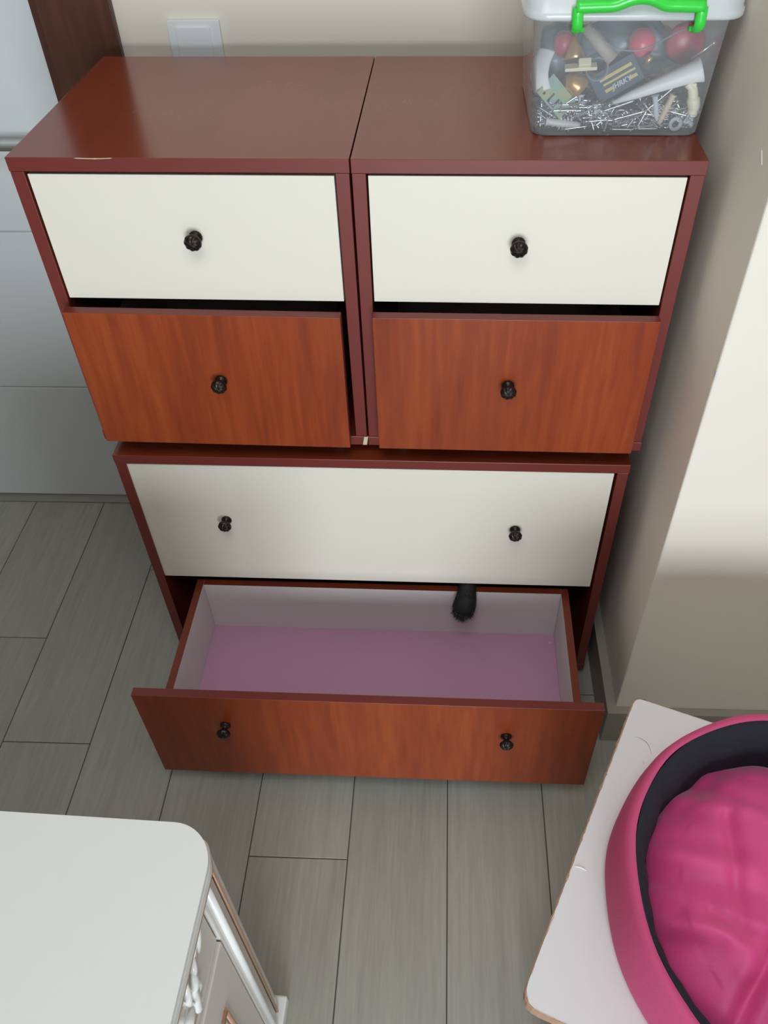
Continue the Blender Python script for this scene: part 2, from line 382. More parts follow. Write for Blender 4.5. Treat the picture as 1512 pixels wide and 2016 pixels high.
# upper pair
def upper(name, label, loc, rz, dims):
    root = thing(name, label, 'cabinet', loc, rz)
    w_, d, h = .5*s, .4501*s, .5391*s+.0274
    carcass(root, w_, d, h, T, .0274, ((.06, .058), (w_-.06, .058), (.06, d-.06), (w_-.06, d-.06)))
    (wu, wz, kx, kz), (bu, bv, bz, bh, broll, bkx, bkz) = dims
    ZB_ = loc[2]
    d1 = drawer(root, wu*s, .4531*s, .004, wz-ZB_, .208*s, .017, M['cream'], M['cream'], None, .34, .15, (.012, .4531*s-.012), z_in=.02)
    boxobj('drawer_bottom', (.0255, .4531*s-.0255, .0175, .34, .024, .029), M['dark_inside'], d1)
    knob(d1, kx-loc[0]-wu*s, 0, kz-wz)
    d2 = drawer(root, bu*s, .453*s, bv, bz-ZB_, bh, .0175, M['front'], M['edge'], None, .34, .17, (.016, .453*s-.016), roll=broll, z_in=.022)
    boxobj('drawer_bottom', (.0295, .453*s-.0295, .0178, .34, .026, .031), M['dark_inside'], d2)
    knob(d2, bkx-loc[0]-bu*s, 0, bkz-bz)
    for x0, x1 in ((.0115, .0158), (.453*s-.0158, .453*s-.0115)):
        boxobj('runner', (x0, x1, .019, .36, .034, .052), M['chrome'], d2)
    return root
ZU = .6873
ul = upper('drawer_cabinet', 'small two-drawer cherry cabinet on the left, directly below the light switch', (.0300, .0228, ZU), -.0130,
      ((.0234, 1.0119, .2790, 1.1200), (.0185, -.0295, .7354, .2702, .006, .2815, .8795)))
ur = upper('drawer_cabinet', 'small two-drawer cherry cabinet on the right, carrying the clear tub of screws', (.5194, .0162, ZU), -.0120,
      ((.0235, 1.0126, .7600, 1.1150), (.0226, -.032, .7354, .2702, .0, .7592, .8800)))
bm = B(); tube(bm, spline([(.1, -.0002, .5525), (.13, -.0006, .5520), (.155, -.0002, .5527)]), [.0003]+[.0011]*7+[.0014]+[.0010]*7+[.0002], 5, flat=.6); obj('edge_chip', bm, M['chip'], ul)
bm = B(); box(bm, .5*s-.006, .5*s+.0016, -.0014, .003, .0278, .0468, bev=.0008)
for v in bm.verts:
    if v.co.z < .036: v.co.x -= .003
obj('edge_chip', bm, M['chip'], ul)
# lower wide chest
LW, LD, LH = .98*s, .462, .6873
lb = thing('drawer_chest', 'wide cherry chest under the two small cabinets, its lowest wood drawer pulled far out', 'cabinet', (.0390, .008, 0), -.0078)
carcass(lb, LW, LD, LH, T, .03, ((.06, .06), (LW-.06, .06), (.06, LD-.06), (LW-.06, LD-.06)))
d1 = drawer(lb, .0207*s, .9334*s, .004, .3328, .338*s, .017, M['cream'], M['cream'], None, .36, .22, (.014, .9334*s-.014), z_in=.05)
boxobj('drawer_bottom', (.028, .9334*s-.028, .0175, .36, .054, .060), M['dark_inside'], d1)
knob(d1, .2250-.039-.0202, 0, .5150-.3328); knob(d1, .7990-.039-.0202, 0, .5065-.3328)
FW, FV, FZ, FH = .90*s, -.3126*s, .0680, .2990*s
d2 = drawer(lb, .0431*s, FW, FV, FZ, FH, .0172, M['front'], M['edge'], None, .3060, .164, (.0852*s-.042, .9115*s-.042), z_in=.142-FZ+.0, bt=.0155)
b0, b1 = .0852*s-.042+.0155, .9115*s-.042-.0155
boxobj('drawer_bottom', (b0+.0003, b1-.0003, .0174, .3076, .1545-FZ-.004, .159-FZ), M['lining_pink'], d2)
knob(d2, .2440-.039-.042, 0, .2600-FZ+.004); knob(d2, .7860-.039-.042, 0, .2540-FZ+.004)
bm = B(); lathe(bm, [(.0001, 0), (.0022, 0), (.0018, .0012), (.0001, .0015)], (b1-.011, .285, .159-FZ), 'z', 10); obj('screw_cap', bm, M['plug_tan'], d2)
for o_ in lb.children_recursive:
    pass

# ------------------------------------------------------------------ cat inside the chest, one paw over the drawer's back board
cat = thing('cat', 'black furry cat hidden in the chest, one paw hanging into the open drawer', 'cat', (.66, .25, .075))
def skin_mesh(name, verts, edges, radii, root_i, parent, mat, sub=2):
    me = bpy.data.meshes.new(name); me.from_pydata([Vector(v) for v in verts], edges, []); o = bpy.data.objects.new(name, me); COL.objects.link(o)
    md = o.modifiers.new('skin', 'SKIN'); md.use_smooth_shade = True
    for i, r in enumerate(radii):
        sv = me.skin_vertices[0].data[i]; rr = r if isinstance(r, tuple) else (r, r); sv.radius = rr; sv.use_root = (i == root_i)
    ss = o.modifiers.new('subdivision', 'SUBSURF'); ss.levels = sub; ss.render_levels = sub
    me.materials.append(mat); o.parent = parent
    if parent: o.matrix_parent_inverse = Matrix.Identity(4); o.location = -Vector(parent.location)
    return o
cv = [(.56, .33, .165), (.60, .29, .170), (.655, .25, .170), (.700, .20, .180), (.712, .165, .205),   # 0-4 pelvis..neck
      (.716, .125, .215), (.718, .09, .205),                                                          # 5 head, 6 muzzle
      (.725, .165, .262), (.7215, .12, .296), (.714, .075, .320), (.712, .036, .3165), (.7115, .010, .3145), (.7095, -.0110, .3040), (.7055, -.0195, .2880), (.7025, -.0225, .2720),  # 7-14 raised foreleg
      (.675, .17, .130), (.672, .14, .098), (.672, .115, .086),                                       # 15-17 other foreleg
      (.60, .26, .120), (.63, .235, .105), (.575, .27, .090), (.62, .24, .085),                       # 18-21 hind leg (near)
      (.52, .37, .130), (.47, .38, .105), (.42, .37, .095), (.39, .34, .092),                         # 22-25 tail
      (.695, .135, .250), (.690, .132, .268), (.738, .135, .250), (.743, .132, .268)]                 # 26-29 ears
ce = [(0, 1), (1, 2), (2, 3), (3, 4), (4, 5), (5, 6), (3, 7), (7, 8), (8, 9), (9, 10), (10, 11), (11, 12), (12, 13), (13, 14), (3, 15), (15, 16), (16, 17), (0, 18), (18, 19), (19, 20), (20, 21), (0, 22), (22, 23), (23, 24), (24, 25), (5, 26), (26, 27), (5, 28), (28, 29)]
crad = [.062, .066, .068, .055, .036, .034, .018, .030, .021, .018, .0190, .0200, .0245, .0275, .0250, .024, .014, .012, .036, .026, .014, .011, .018, .013, .010, .006, .012, .003, .012, .003]
cb = skin_mesh('body', cv, ce, crad, 2, cat, M['fur'])
bm = B(); rnd = random.Random(3)
path = [Vector(p) for p in ((.712, .036, .3165), (.7115, .010, .3145), (.7095, -.0110, .3040), (.7055, -.0195, .2880), (.7025, -.0225, .2710))]; prad = [.0150, .0160, .0205, .0230, .0215]
for i in range(2600):
    t = rnd.random()*3.999; k = int(t); f = t-k; p = path[k].lerp(path[k+1], f); r = prad[k]*(1-f)+prad[k+1]*f
    ax = (path[k+1]-path[k]).normalized(); u = ax.cross(Vector((1, 0, .1))).normalized(); v = ax.cross(u); a = rnd.random()*2*PI
    n = u*math.cos(a)+v*math.sin(a); base = p+n*r*.86; L = .006+.008*rnd.random()
    tip = base+(n*.75+ax*.75+Vector((rnd.gauss(0, .25), rnd.gauss(0, .25), rnd.gauss(0, .25)))).normalized()*L
    sd = n.cross(ax).normalized()*.0005
    bm.faces.new([bm.verts.new(base-sd), bm.verts.new(base+sd), bm.verts.new(tip)])
for i in range(700):                                          # tuft round the toes
    th = rnd.random()*2*PI; ph = rnd.random()*1.9; n = Vector((math.cos(th)*math.sin(ph), math.sin(th)*math.sin(ph), -math.cos(ph)))
    base = Vector((.7028, -.0220, .2745))+n*.0190; tip = base+(n+Vector((0, 0, -.5))).normalized()*(.005+.006*rnd.random()); sd = n.cross(Vector((.3, .5, .2))).normalized()*.0004
    bm.faces.new([bm.verts.new(base-sd), bm.verts.new(base+sd), bm.verts.new(tip)])
fu = obj('fur', bm, M['fur'], cat); fu['kind'] = 'stuff'; fu.location = -Vector(cat.location)

# ------------------------------------------------------------------ white dresser, front left
dz = thing('white_dresser', 'ornate white dresser with rounded corner top and gold lines, front left', 'dresser', (.3955, -.697, 0), -.031)
# local: x to -.5 (depth), y to -.85 (length); front face looks along +x
def top_outline(off):
    pts = []; X1, Y1, X0, Y0, r = off, off, -.52-off, -.86-off, .052
    for cx, cy_, a0 in ((X1-r, Y1-r, 0), (X0+r, Y1-r, PI/2), (X0+r, Y0+r, PI), (X1-r, Y0+r, 1.5*PI)):
        for k in range(13): a = a0+PI/2*k/12; pts.append((cx+r*math.cos(a), cy_+r*math.sin(a)))
    return pts
bm = B(); prism(bm, top_outline(0), .742, .750, bev=.0022); prism(bm, top_outline(-.0022), .7400, .7424); prism(bm, top_outline(.0004), .7265, .7402, bev=.0015); obj('tabletop', bm, M['lacquer'], dz)
bm = B(); prism(bm, top_outline(.0004), .7225, .7264); obj('gold_line', bm, M['gold'], dz)
bm = B(); prism(bm, [(x, y) for x, y in top_outline(-.014)], .705, .7224, bev=.004); obj('top_moulding', bm, M['lacquer_pearl'], dz)
bm = B(); box(bm, -.505, -.036, -.845, -.012, .045, .705); obj('case', bm, M['lacquer_pearl'], dz)
def postfn(ysgn_y, name):
    bm = B(); lathe(bm, [(.0001, .03), (.013, .03), (.0125, .06), (.0118, .36), (.0125, .68), (.014, .705), (.0001, .705)], (-.030, ysgn_y, 0), 'z', 24); return obj(name, bm, M['lacquer_pearl'], dz)
postfn(-.0135, 'corner_post'); postfn(-.845, 'corner_post')
bm = B(); tube(bm, [(-.0172, -.0215, .03), (-.0172, -.0215, .705)], .0022, 8); obj('gold_line', bm, M['gold'], dz)
bm = B(); box(bm, -.036, -.0185, -.060, -.0225, .03, .705, bev=.003); obj('stile', bm, M['lacquer_pearl'], dz)
bm = B(); tube(bm, [(-.0165, -.0455, .03), (-.0165, -.0455, .705)], .0052, 10); obj('bead', bm, M['lacquer'], dz)
# upper drawer front, then a lower door with a framed panel
bm = B(); box(bm, -.036, -.0225, -.800, -.0625, .545, .700, bev=.002); dd = obj('drawer', bm, M['lacquer_pearl'], dz)
bm = B(); box(bm, -.036, -.0185, -.800, -.0620, .048, .538, bev=.002); ldoor = obj('door', bm, M['lacquer_pearl'], dz)
def frame_tube(bm, y0, y1, z0, z1, x, r, n=8):
    tube(bm, [(x, y0, z0), (x, y1, z0)], r, n); tube(bm, [(x, y1, z0), (x, y1, z1)], r, n); tube(bm, [(x, y1, z1), (x, y0, z1)], r, n); tube(bm, [(x, y0, z1), (x, y0, z0)], r, n)
bm = B(); frame_tube(bm, -.42, -.117, .10, .440, -.0180, .0045); obj('gold_frame', bm, M['gold'], ldoor)
bm = B(); frame_tube(bm, -.408, -.129, .112, .428, -.0180, .0035); obj('bead', bm, M['lacquer'], ldoor)
bm = B(); box(bm, -.020, -.0172, -.400, -.136, .120, .420, bev=.002); obj('inset_panel', bm, M['lacquer'], ldoor)
bm = B(); box(bm, -.0235, -.0210, -.55, -.150, .566, .572, bev=.0006); obj('ledge', bm, M['gold'], dd)
def leaf(pts, rad, name='carved_leaf', par=None, x=-.0195):
    rad *= 1.3
    bm = B(); P_ = spline([(x, y, z) for y, z in pts], 7); n = len(P_)
    tube(bm, P_, [max(.0006, rad*math.sin(PI*min(.97, max(.03, (i+.4)/n)))**.7) for i in range(n)], 8, flat=.8); return obj(name, bm, M['lacquer'], par or dd)
leaf([(-.078, .694), (-.085, .672), (-.094, .650), (-.102, .630)], .0050)
leaf([(-.086, .668), (-.093, .648), (-.100, .632)], .0028)
leaf([(-.095, .690), (-.104, .668), (-.112, .646)], .0045)
leaf([(-.112, .650), (-.122, .640), (-.128, .625)], .0040)
leaf([(-.124, .640), (-.131, .622), (-.136, .604)], .0058)
leaf([(-.134, .622), (-.140, .600), (-.146, .576), (-.138, .560)], .0050)
leaf([(-.130, .610), (-.126, .596), (-.134, .588)], .0032)
leaf([(-.108, .700), (-.118, .690), (-.128, .676), (-.140, .664)], .0045)
leaf([(-.140, .660), (-.150, .640), (-.154, .618)], .0050)
leaf([(-.150, .600), (-.166, .606), (-.18, .600)], .0050)
leaf([(-.160, .640), (-.176, .650), (-.19, .640)], .0050)
bm = B(); box(bm, -.050, -.004, -.060, .004, 0, .03, bev=.003); obj('foot', bm, M['lacquer'], dz)
bm = B(); box(bm, -.050, -.004, -.862, -.800, 0, .045, bev=.003); obj('foot', bm, M['lacquer'], dz)
bm = B(); box(bm, -.510, -.460, -.060, .004, 0, .045, bev=.003); obj('foot', bm, M['lacquer'], dz)
bm = B(); box(bm, -.510, -.460, -.862, -.800, 0, .045, bev=.003); obj('foot', bm, M['lacquer'], dz)

# ------------------------------------------------------------------ white box and pet bed, front right
A0 = Vector((.9634, -.389)); D1 = Vector((.938, -.347)).normalized(); D2 = (Vector((.7557, -.8176))-A0); L2 = D2.length; D2.normalize()
ZT = .55
wb = thing('white_box', 'tall white board box with worn brown edges under the pink pet bed', 'box', (A0.x, A0.y, 0))
def quad(off, L1=.66):
    # rounded corner quad in local coordinates
    n1 = Vector((D1.y, -D1.x)); n2 = Vector((-D2.y, D2.x))
    c = [Vector((0, 0)), D2*L2, D2*L2+D1*L1, D1*L1]
    ctr = sum(c, Vector((0, 0)))/4
    c = [p+(p-ctr).normalized()*off*1.35 for p in c]
    out = []
    for i in range(4):
        p, a, b = c[i], c[i-1], c[(i+1) % 4]; r = (.013, .026, .02, .02)[i]
        pa = p+(a-p).normalized()*r; pb = p+(b-p).normalized()*r
        for k in range(6):
            t = k/5; out.append(tuple((pa*(1-t)**2+p*2*t*(1-t)+pb*t*t)))
    return out
bm = B(); prism(bm, quad(-.06), .006, ZT-.0205, bev=.002); obj('case', bm, M['carton'], wb)
bm = B(); prism(bm, quad(-.0012), ZT-.020, ZT-.0006); obj('lid_board', bm, M['carton'], wb)
# worn brown rim: a jagged strip round the top edge
bm = B(); ol = quad(.0006); q2 = []
ring = []
for (x0, y0), (x1, y1) in zip(ol, ol[1:]+ol[:1]):
    L = math.hypot(x1-x0, y1-y0); nn = max(1, int(L/.006))
    for k in range(nn): ring.append((x0+(x1-x0)*k/nn, y0+(y1-y0)*k/nn))
cx_, cy_ = [sum(p[i] for p in ring)/len(ring) for i in (0, 1)]
rnd = random.Random(5); vo = []; vi = []; vb = []
for x, y in ring:
    j = rnd.gauss(0, .0004); d_ = Vector((x-cx_, y-cy_)).normalized()
    vo.append(bm.verts.new((x+d_.x*j, y+d_.y*j, ZT-.0016+rnd.gauss(0, .0003)))); vi.append(bm.verts.new((x-d_.x*(.0024+rnd.gauss(0, .0007)), y-d_.y*(.0024+rnd.gauss(0, .0007)), ZT-.0004))); vb.append(bm.verts.new((x, y, ZT-.0205)))
n = len(ring)
for k in range(n):
    k2 = (k+1) % n; bm.faces.new((vo[k], vo[k2], vi[k2], vi[k])); bm.faces.new((vb[k], vb[k2], vo[k2], vo[k]))
obj('worn_edge', bm, M['kraft'], wb)
bm = B(); prism(bm, quad(-.058), 0, .006); obj('base_edge', bm, M['kraft'], wb)
def crease(pts, r, mat='kraft'):
    bm = B(); P_ = spline([(x-A0.x, y-A0.y, ZT-.0003) for x, y in pts], 6); n = len(P_)
    tube(bm, P_, [max(.0002, r*math.sin(PI*(i+.3)/(n+.6))) for i in range(n)], 5, flat=.5); obj('crease', bm, M[mat], wb)
crease([(.9524, -.4584), (.962, -.462), (.970, -.470), (.973, -.487)], .0005, 'taupe'); crease([(.9583, -.4962), (.9585, -.5022)], .0004, 'taupe')
crease([(.8395, -.6531), (.848, -.654), (.8562, -.6582)], .0018, 'carton')

BC = Vector((1.125, -.722)); BA, BB_, BYW = .235, .247, .4
pb = thing('pet_bed', 'round pink pet bed with navy inside and magenta cushion on the white box', 'pet bed', (BC.x, BC.y, ZT), BYW)
def ell(r, k, z, n=128):
    a = 2*PI*k/n; return ((BA+r)*math.cos(a), (BB_+r)*math.sin(a), z)
def shell(bm, prof, n=128, close=False, wob=None):
    rings = []
    for i, (r, z) in enumerate(prof):
        rings.append([bm.verts.new(Vector(ell(r+(wob(2*PI*k/n, i) if wob else 0), k, z, n))) for k in range(n)])
    pr = list(zip(rings, rings[1:]))+([(rings[-1], rings[0])] if close else [])
    for a, b in pr:
        for k in range(n): f = bm.faces.new((a[k], a[(k+1) % n], b[(k+1) % n], b[k])); f.smooth = True
    return rings
bm = B(); rg = shell(bm, [(-.02, .0005), (.004, .001), (.012, .006), (.0145, .02), (.013, .05), (.008, .08), (.003, .098), (-.001, .1045), (-.006, .1055), (-.0095, .1038)], wob=lambda a, i: .0012*math.sin(5*a+i*.4)+.0008*math.sin(11*a))
obj('outer_wall', bm, M['bed_pink'], pb)
bm = B(); shell(bm, [(-.0096, .1038), (-.012, .1042), (-.016, .100), (-.022, .088), (-.029, .068), (-.033, .045), (-.035, .02), (-.04, .004)], wob=lambda a, i: (.0016*math.sin(13*a+1.3*math.sin(3*a))+.0010*math.sin(29*a+2*math.sin(2*a)))*min(1, i/3))
obj('inner_lining', bm, M['bed_navy'], pb)
bm = B(); f = bm.faces.new([bm.verts.new(ell(-.03, k, .003)) for k in range(128)]); obj('base_pad', bm, M['bed_navy'], pb)
# cushion with folds: polar grid
rnd = random.Random(11); folds = []
for i in range(34):
    a = rnd.uniform(0, 2*PI); r0 = rnd.uniform(.55, 1.0); L = rnd.uniform(.25, .75); da = rnd.gauss(PI, .5)
    folds.append((a, r0, a+da, L, rnd.uniform(.03, .07), rnd.uniform(.003, .008)*(1 if rnd.random() < .6 else -1)))
Rc = Matrix.Rotation(-BYW, 2)
def wf_(x, y): v = Rc@Vector((x-BC.x, y-BC.y)); return (v.x, v.y)
special = [(wf_(.905, -.735), wf_(1.02, -.76), .014, .009), (wf_(.905, -.752), wf_(.99, -.765), .010, -.009), (wf_(.905, -.64), wf_(1.05, -.68), .018, .008), (wf_(.92, -.62), wf_(1.04, -.655), .012, -.006),
           (wf_(.91, -.665), wf_(1.10, -.72), .016, -.006), (wf_(.96, -.56), wf_(1.05, -.60), .014, .007), (wf_(1.0, -.53), wf_(1.09, -.60), .012, -.006), (wf_(.91, -.79), wf_(1.04, -.87), .018, .008), (wf_(.93, -.82), wf_(1.02, -.90), .012, -.006)]
seam = (wf_(.985, -.86), wf_(1.075, -.74))
def seg_d(px, py, a, b):
    ax, ay = a; bx, by = b; dx, dy = bx-ax, by-ay; t = ((px-ax)*dx+(py-ay)*dy)/(dx*dx+dy*dy); tc = min(1, max(0, t))
    sgn = ((px-ax)*dy-(py-ay)*dx)/math.hypot(dx, dy)
    return math.hypot(px-ax-dx*tc, py-ay-dy*tc), sgn, tc
def cush_z(x, y, rn):
    z = .074*(1-max(0, rn)**3.2)**.6 if rn < 1 else 0
    z += .004*math.sin(23*x+9*y)*math.sin(19*y-7*x)
    for a, r0, b, L, wd, am in folds:
        p = (math.cos(a)*r0*BA, math.sin(a)*r0*BB_); q = (p[0]+math.cos(b)*L*BA, p[1]+math.sin(b)*L*BB_)
        d_, sg, t = seg_d(x, y, p, q); wv = wd*.22
        z += am*math.exp(-(d_/wv)**2)*(1-.6*t)*1.15
    for p, q, wd, am in special:
        d_, sg, t = seg_d(x, y, p, q); z += am*math.exp(-(d_/wd)**2)*(1-.5*t)
    d_, sg, t = seg_d(x, y, *seam); z -= .016*math.exp(-(d_/.009)**2)
    return z
bm = B(); NR, NS = 70, 200; rings = []; off = -.033
c0 = bm.verts.new((0, 0, .004+cush_z(0, 0, 0)))
for i in range(1, NR+1):
    rn = i/NR; ring = []
    for k in range(NS):
        a = 2*PI*k/NS; wob = 1+.012*math.sin(9*a+.7)+.010*math.sin(17*a)*(rn > .8)
        x, y = (BA+off)*rn*math.cos(a)*wob, (BB_+off)*rn*math.sin(a)*wob
        ring.append(bm.verts.new((x, y, max(.005, .006+cush_z(x, y, rn*.985)))))
    rings.append(ring)
for k in range(NS): f = bm.faces.new((c0, rings[0][k], rings[0][(k+1) % NS])); f.smooth = True
for a, b in zip(rings, rings[1:]):
    for k in range(NS): f = bm.faces.new((a[k], b[k], b[(k+1) % NS], a[(k+1) % NS])); f.smooth = True
cu = obj('cushion', bm, M['cushion'], pb)

# ------------------------------------------------------------------ clear tub of fixings on the right cabinet
ZX = 1.2403
TX, TY = .891, .2045
tb = thing('plastic_tub', 'clear plastic tub full of screws with white lid and green clip handle', 'tub', (TX, TY, ZX))
def rr_ring(bm, hx, hy, r, z, n=6, ox=0, oy=0):
    return [bm.verts.new((x+ox, y+oy, z)) for x, y in round_rect(-hx, hx, -hy, hy, r, n)]
def loft(bm, rings, cap0=True, cap1=False, smooth=True):
    n = len(rings[0])
    for a, b in zip(rings, rings[1:]):
        for k in range(n): f = bm.faces.new((a[k], a[(k+1) % n], b[(k+1) % n], b[k])); f.smooth = smooth
    if cap0: bm.faces.new(rings[0][::-1])
    if cap1: bm.faces.new(rings[-1])
HX, HY = .1182, .110
bm = B(); R_ = []
for hx, hy, z in ((HX-.0035, HY-.0035, .0003), (HX-.0008, HY-.0008, .0012), (HX, HY, .004), (HX+.0096, HY+.0096, .160)): R_.append(rr_ring(bm, hx, hy, .020, z))
loft(bm, R_)
tw = obj('tub_wall', bm, M['tub'], tb)
bm = B(); R_ = []
for hx, hy, z in ((HX+.0096, HY+.0096, .1555), (HX+.0225, HY+.0225, .1555), (HX+.0235, HY+.0235, .158), (HX+.0235, HY+.0235, .1655), (HX+.0215, HY+.0215, .167), (HX+.0215, HY+.0215, .182), (HX+.0195, HY+.0195, .1845), (HX+.006, HY+.006, .1845), (HX+.004, HY+.004, .181), (HX-.02, HY-.02, .181)): R_.append(rr_ring(bm, hx, hy, .030, z))
loft(bm, R_, False, True)
lidd = obj('lid', bm, M['lid'], tb)
# clip handle: two arms, a bar with a raised middle, pivot nubs
def clip(sy_):
    y = sy_*(HY+.0275)
    bm = B()
    P_ = spline([(-.0740, y+sy_*-.013, .143), (-.0745, y, .150), (-.0755, y+sy_*.002, .163), (-.0760, y+sy_*.002, .173)], 5)
    tube(bm, P_, .0072, 10, flat=.7)
    P_ = spline([(.0800, y+sy_*-.013, .143), (.0800, y, .150), (.0795, y+sy_*.002, .163), (.0790, y+sy_*.002, .173)], 5)
    tube(bm, P_, .0072, 10, flat=.7)
    P_ = spline([(-.0785, y+sy_*.002, .1735), (-.05, y+sy_*.002, .1745), (-.03, y+sy_*.002, .1755), (-.012, y+sy_*.003, .182), (.002, y+sy_*.003, .184), (.016, y+sy_*.003, .182), (.034, y+sy_*.002, .1755), (.054, y+sy_*.002, .1745), (.0815, y+sy_*.002, .1735)], 6)
    tube(bm, P_, .0072, 10, flat=1.1)
    for x in (-.071, .077): tube(bm, [(x-.006, sy_*(HY+.0142), .1435), (x+.008, sy_*(HY+.0142), .1435)], .0035, 8)
    return obj('clip_handle', bm, M['green'], tb)
clip(-1); clip(1)

GRP = 'fixings inside the clear tub'
def at(p): return Vector(p)
def single(name, bm, mats, label, cat, group=None, smooth=None):
    bb = [v.co.copy() for v in bm.verts]; c = sum(bb, Vector())/len(bb)
    for v in bm.verts: v.co -= c
    o = obj(name, bm, mats, None, smooth); o.location = c; tag(o, label, cat, group); return o
# white cone nozzle
bm = B(); tube(bm, [at((.8853, .1176, 1.2783)), at((.9100, .1172, 1.2885)), at((.9413, .1166, 1.3012)), at((.9700, .1158, 1.3125)), at((.9893, .1150, 1.3201)), at((.9960, .1150, 1.3225)), at((1.0000, .1148, 1.3240))], [.0025, .0062, .0092, .0120, .0138, .0155, .0168], 20)
single('sealant_nozzle', bm, M['plug_white'], 'long white plastic cone nozzle slanting across the clear tub', 'nozzle')
# slotted bracket plate, built flat then set into place
def place(bm, o, ex, ey):
    o, ex, ey = Vector(o), Vector(ex), Vector(ey); ex = ex.normalized(); ez = ex.cross(ey).normalized(); ey = ez.cross(ex)
    Mx = Matrix((( ex.x, ey.x, ez.x), (ex.y, ey.y, ez.y), (ex.z, ey.z, ez.z)))
    for v in bm.verts: v.co = o+Mx@v.co
br = thing('metal_bracket', 'square yellow zinc bracket plate with slots, left in the clear tub', 'bracket', (.8062, .1133, 1.2870))
bo = Vector((.777, .1085, 1.2962)); bx_ = Vector((.7992, .1202, 1.3172))-bo; by_ = Vector((.8113, .1068, 1.2592))-bo
bl, bw_ = by_.length, bx_.length
bm = B(); th_ = .0014
def hole_plate(bm, w_, l_, holes):
    xs = sorted({0, w_, *[h[0] for h in holes], *[h[1] for h in holes]}); ys = sorted({0, l_, *[h[2] for h in holes], *[h[3] for h in holes]})
    for xa, xb in zip(xs, xs[1:]):
        for ya, yb in zip(ys, ys[1:]):
            if any(h[0] <= xa and xb <= h[1] and h[2] <= ya and yb <= h[3] for h in holes): continue
            box(bm, xa, xb, ya, yb, 0, th_)
    bmesh.ops.remove_doubles(bm, verts=bm.verts, dist=1e-6)
hole_plate(bm, bw_, bl, [(.003, .017, bl*.36, bl*.42), (.003, .017, bl*.58, bl*.64), (.005, .009, bl*.14, bl*.20), (.005, .009, bl*.82, bl*.88), (.003, .006, bl*.42, bl*.58)])
place(bm, bo, bx_, by_)
for v in bm.verts: v.co -= Vector(br.location)
obj('plate', bm, M['irid'], br)
bm = B(); box(bm, bw_-.0016, bw_, 0, bl, th_, .009); place(bm, bo, bx_, by_)
for v in bm.verts: v.co -= Vector(br.location)
obj('flange', bm, M['irid'], br)
bm = B(); box(bm, .0045, .016, bl*.45, bl*.55, .001, .0045, bev=.001); place(bm, bo, bx_, by_)
for v in bm.verts: v.co -= Vector(br.location)
obj('tongue', bm, M['irid'], br)
# brass knobs
def cone_knob(pts, rad, label):
    bm = B(); tube(bm, [at(p) for p in pts], rad, 20); return single('brass_fitting', bm, M['brass'], label, 'fitting')
cone_knob([(.8165, .1260, 1.3035), (.8260, .1270, 1.3035), (.8330, .1275, 1.3000), (.8400, .1275, 1.2950), (.8410, .1275, 1.2940)], [.0090, .0130, .0150, .0160, .0120], 'brass bell knob lying beside the zinc bracket in the tub')
cone_knob([(.8262, .1529, 1.3555), (.8270, .1500, 1.3470), (.8290, .1460, 1.3370), (.8300, .1420, 1.3285), (.8300, .1410, 1.3270)], [.0030, .0065, .0120, .0165, .0140], 'brass cone knob standing above the cream hinge block in the tub')
# cream shelf support
tp = thing('shelf_support', 'flat cream plastic support with a small block, amid brass knobs in the tub', 'fitting', (.836, .122, 1.327))
bm = B(); box(bm, -.022, .022, -.006, .006, -.0024, .0024, bev=.0008); place(bm, (.836, .1235, 1.3245), (.0422, -.0002, .0022), (0, .9, .25))
for v in bm.verts: v.co -= Vector(tp.location)
obj('plate', bm, M['cream_plastic'], tp)
bm = B(); box(bm, -.0085, .0085, -.005, .005, -.0048, .0048, bev=.001); place(bm, (.8400, .1190, 1.3318), (.0422, -.0002, .0022), (0, .5, .8))
for v in bm.verts: v.co -= Vector(tp.location)
obj('block', bm, M['cream_plastic'], tp)
# curved white clip
bm = B(); P_ = spline([(.7890, .1440, 1.3400), (.7830, .1330, 1.3300), (.7800, .1220, 1.3140), (.7850, .1160, 1.2960)], 6)
tube(bm, P_, [.0130]*len(P_), 12, flat=.35); single('pipe_clip', bm, M['plug_white'], 'wide white curved plastic clip behind the zinc bracket', 'fitting')
# cream hook, white spiral hook
bm = B(); P_ = spline([(.9845, .1130, 1.3061), (.9920, .1120, 1.2990), (.9958, .1120, 1.2860), (.9990, .1115, 1.2760), (.9985, .1115, 1.2660)], 6); tube(bm, P_, [.0058]*6+[.0070]*6+[.0092]*8+[.0080]*5, 12); box(bm, .986, .996, .1075, .1165, 1.2985, 1.3075, bev=.0012)
single('plastic_hook', bm, M['cream_plastic'], 'cream curved plastic hook at the right end of the clear tub', 'hook')
bm = B(); P_ = [Vector((1.0010+.0062*(1-.35*i/28)*math.cos(i*.33), .1083+.0004*i*.3, 1.2675+.0062*(1-.35*i/28)*math.sin(i*.33))) for i in range(29)]; tube(bm, P_, .0013, 8)
single('wire_hook', bm, M['plug_white'], 'tiny white curled wire hook below the cream plastic hook', 'hook')
# washers
def washer(c, r0, r1, h, ang, label):
    bm = B(); lathe(bm, [(r0, -h), (r1, -h), (r1, h), (r0, h), (r0, -h)], (0, 0, 0), 'y', 28, cap=False)
    bmesh.ops.rotate(bm, verts=bm.verts, matrix=Matrix.Rotation(ang, 3, 'Z')); 
    for v in bm.verts: v.co += Vector(c)
    single('washer', bm, M['plug_grey'], label, 'washer')
washer((.9775, .1095, 1.2525), .0052, .0098, .0018, .12, 'large grey nylon washer at the lower right of the tub')
washer((.9903, .1170, 1.2625), .0032, .0068, .0016, -.2, 'small grey nylon washer under the cream hook')
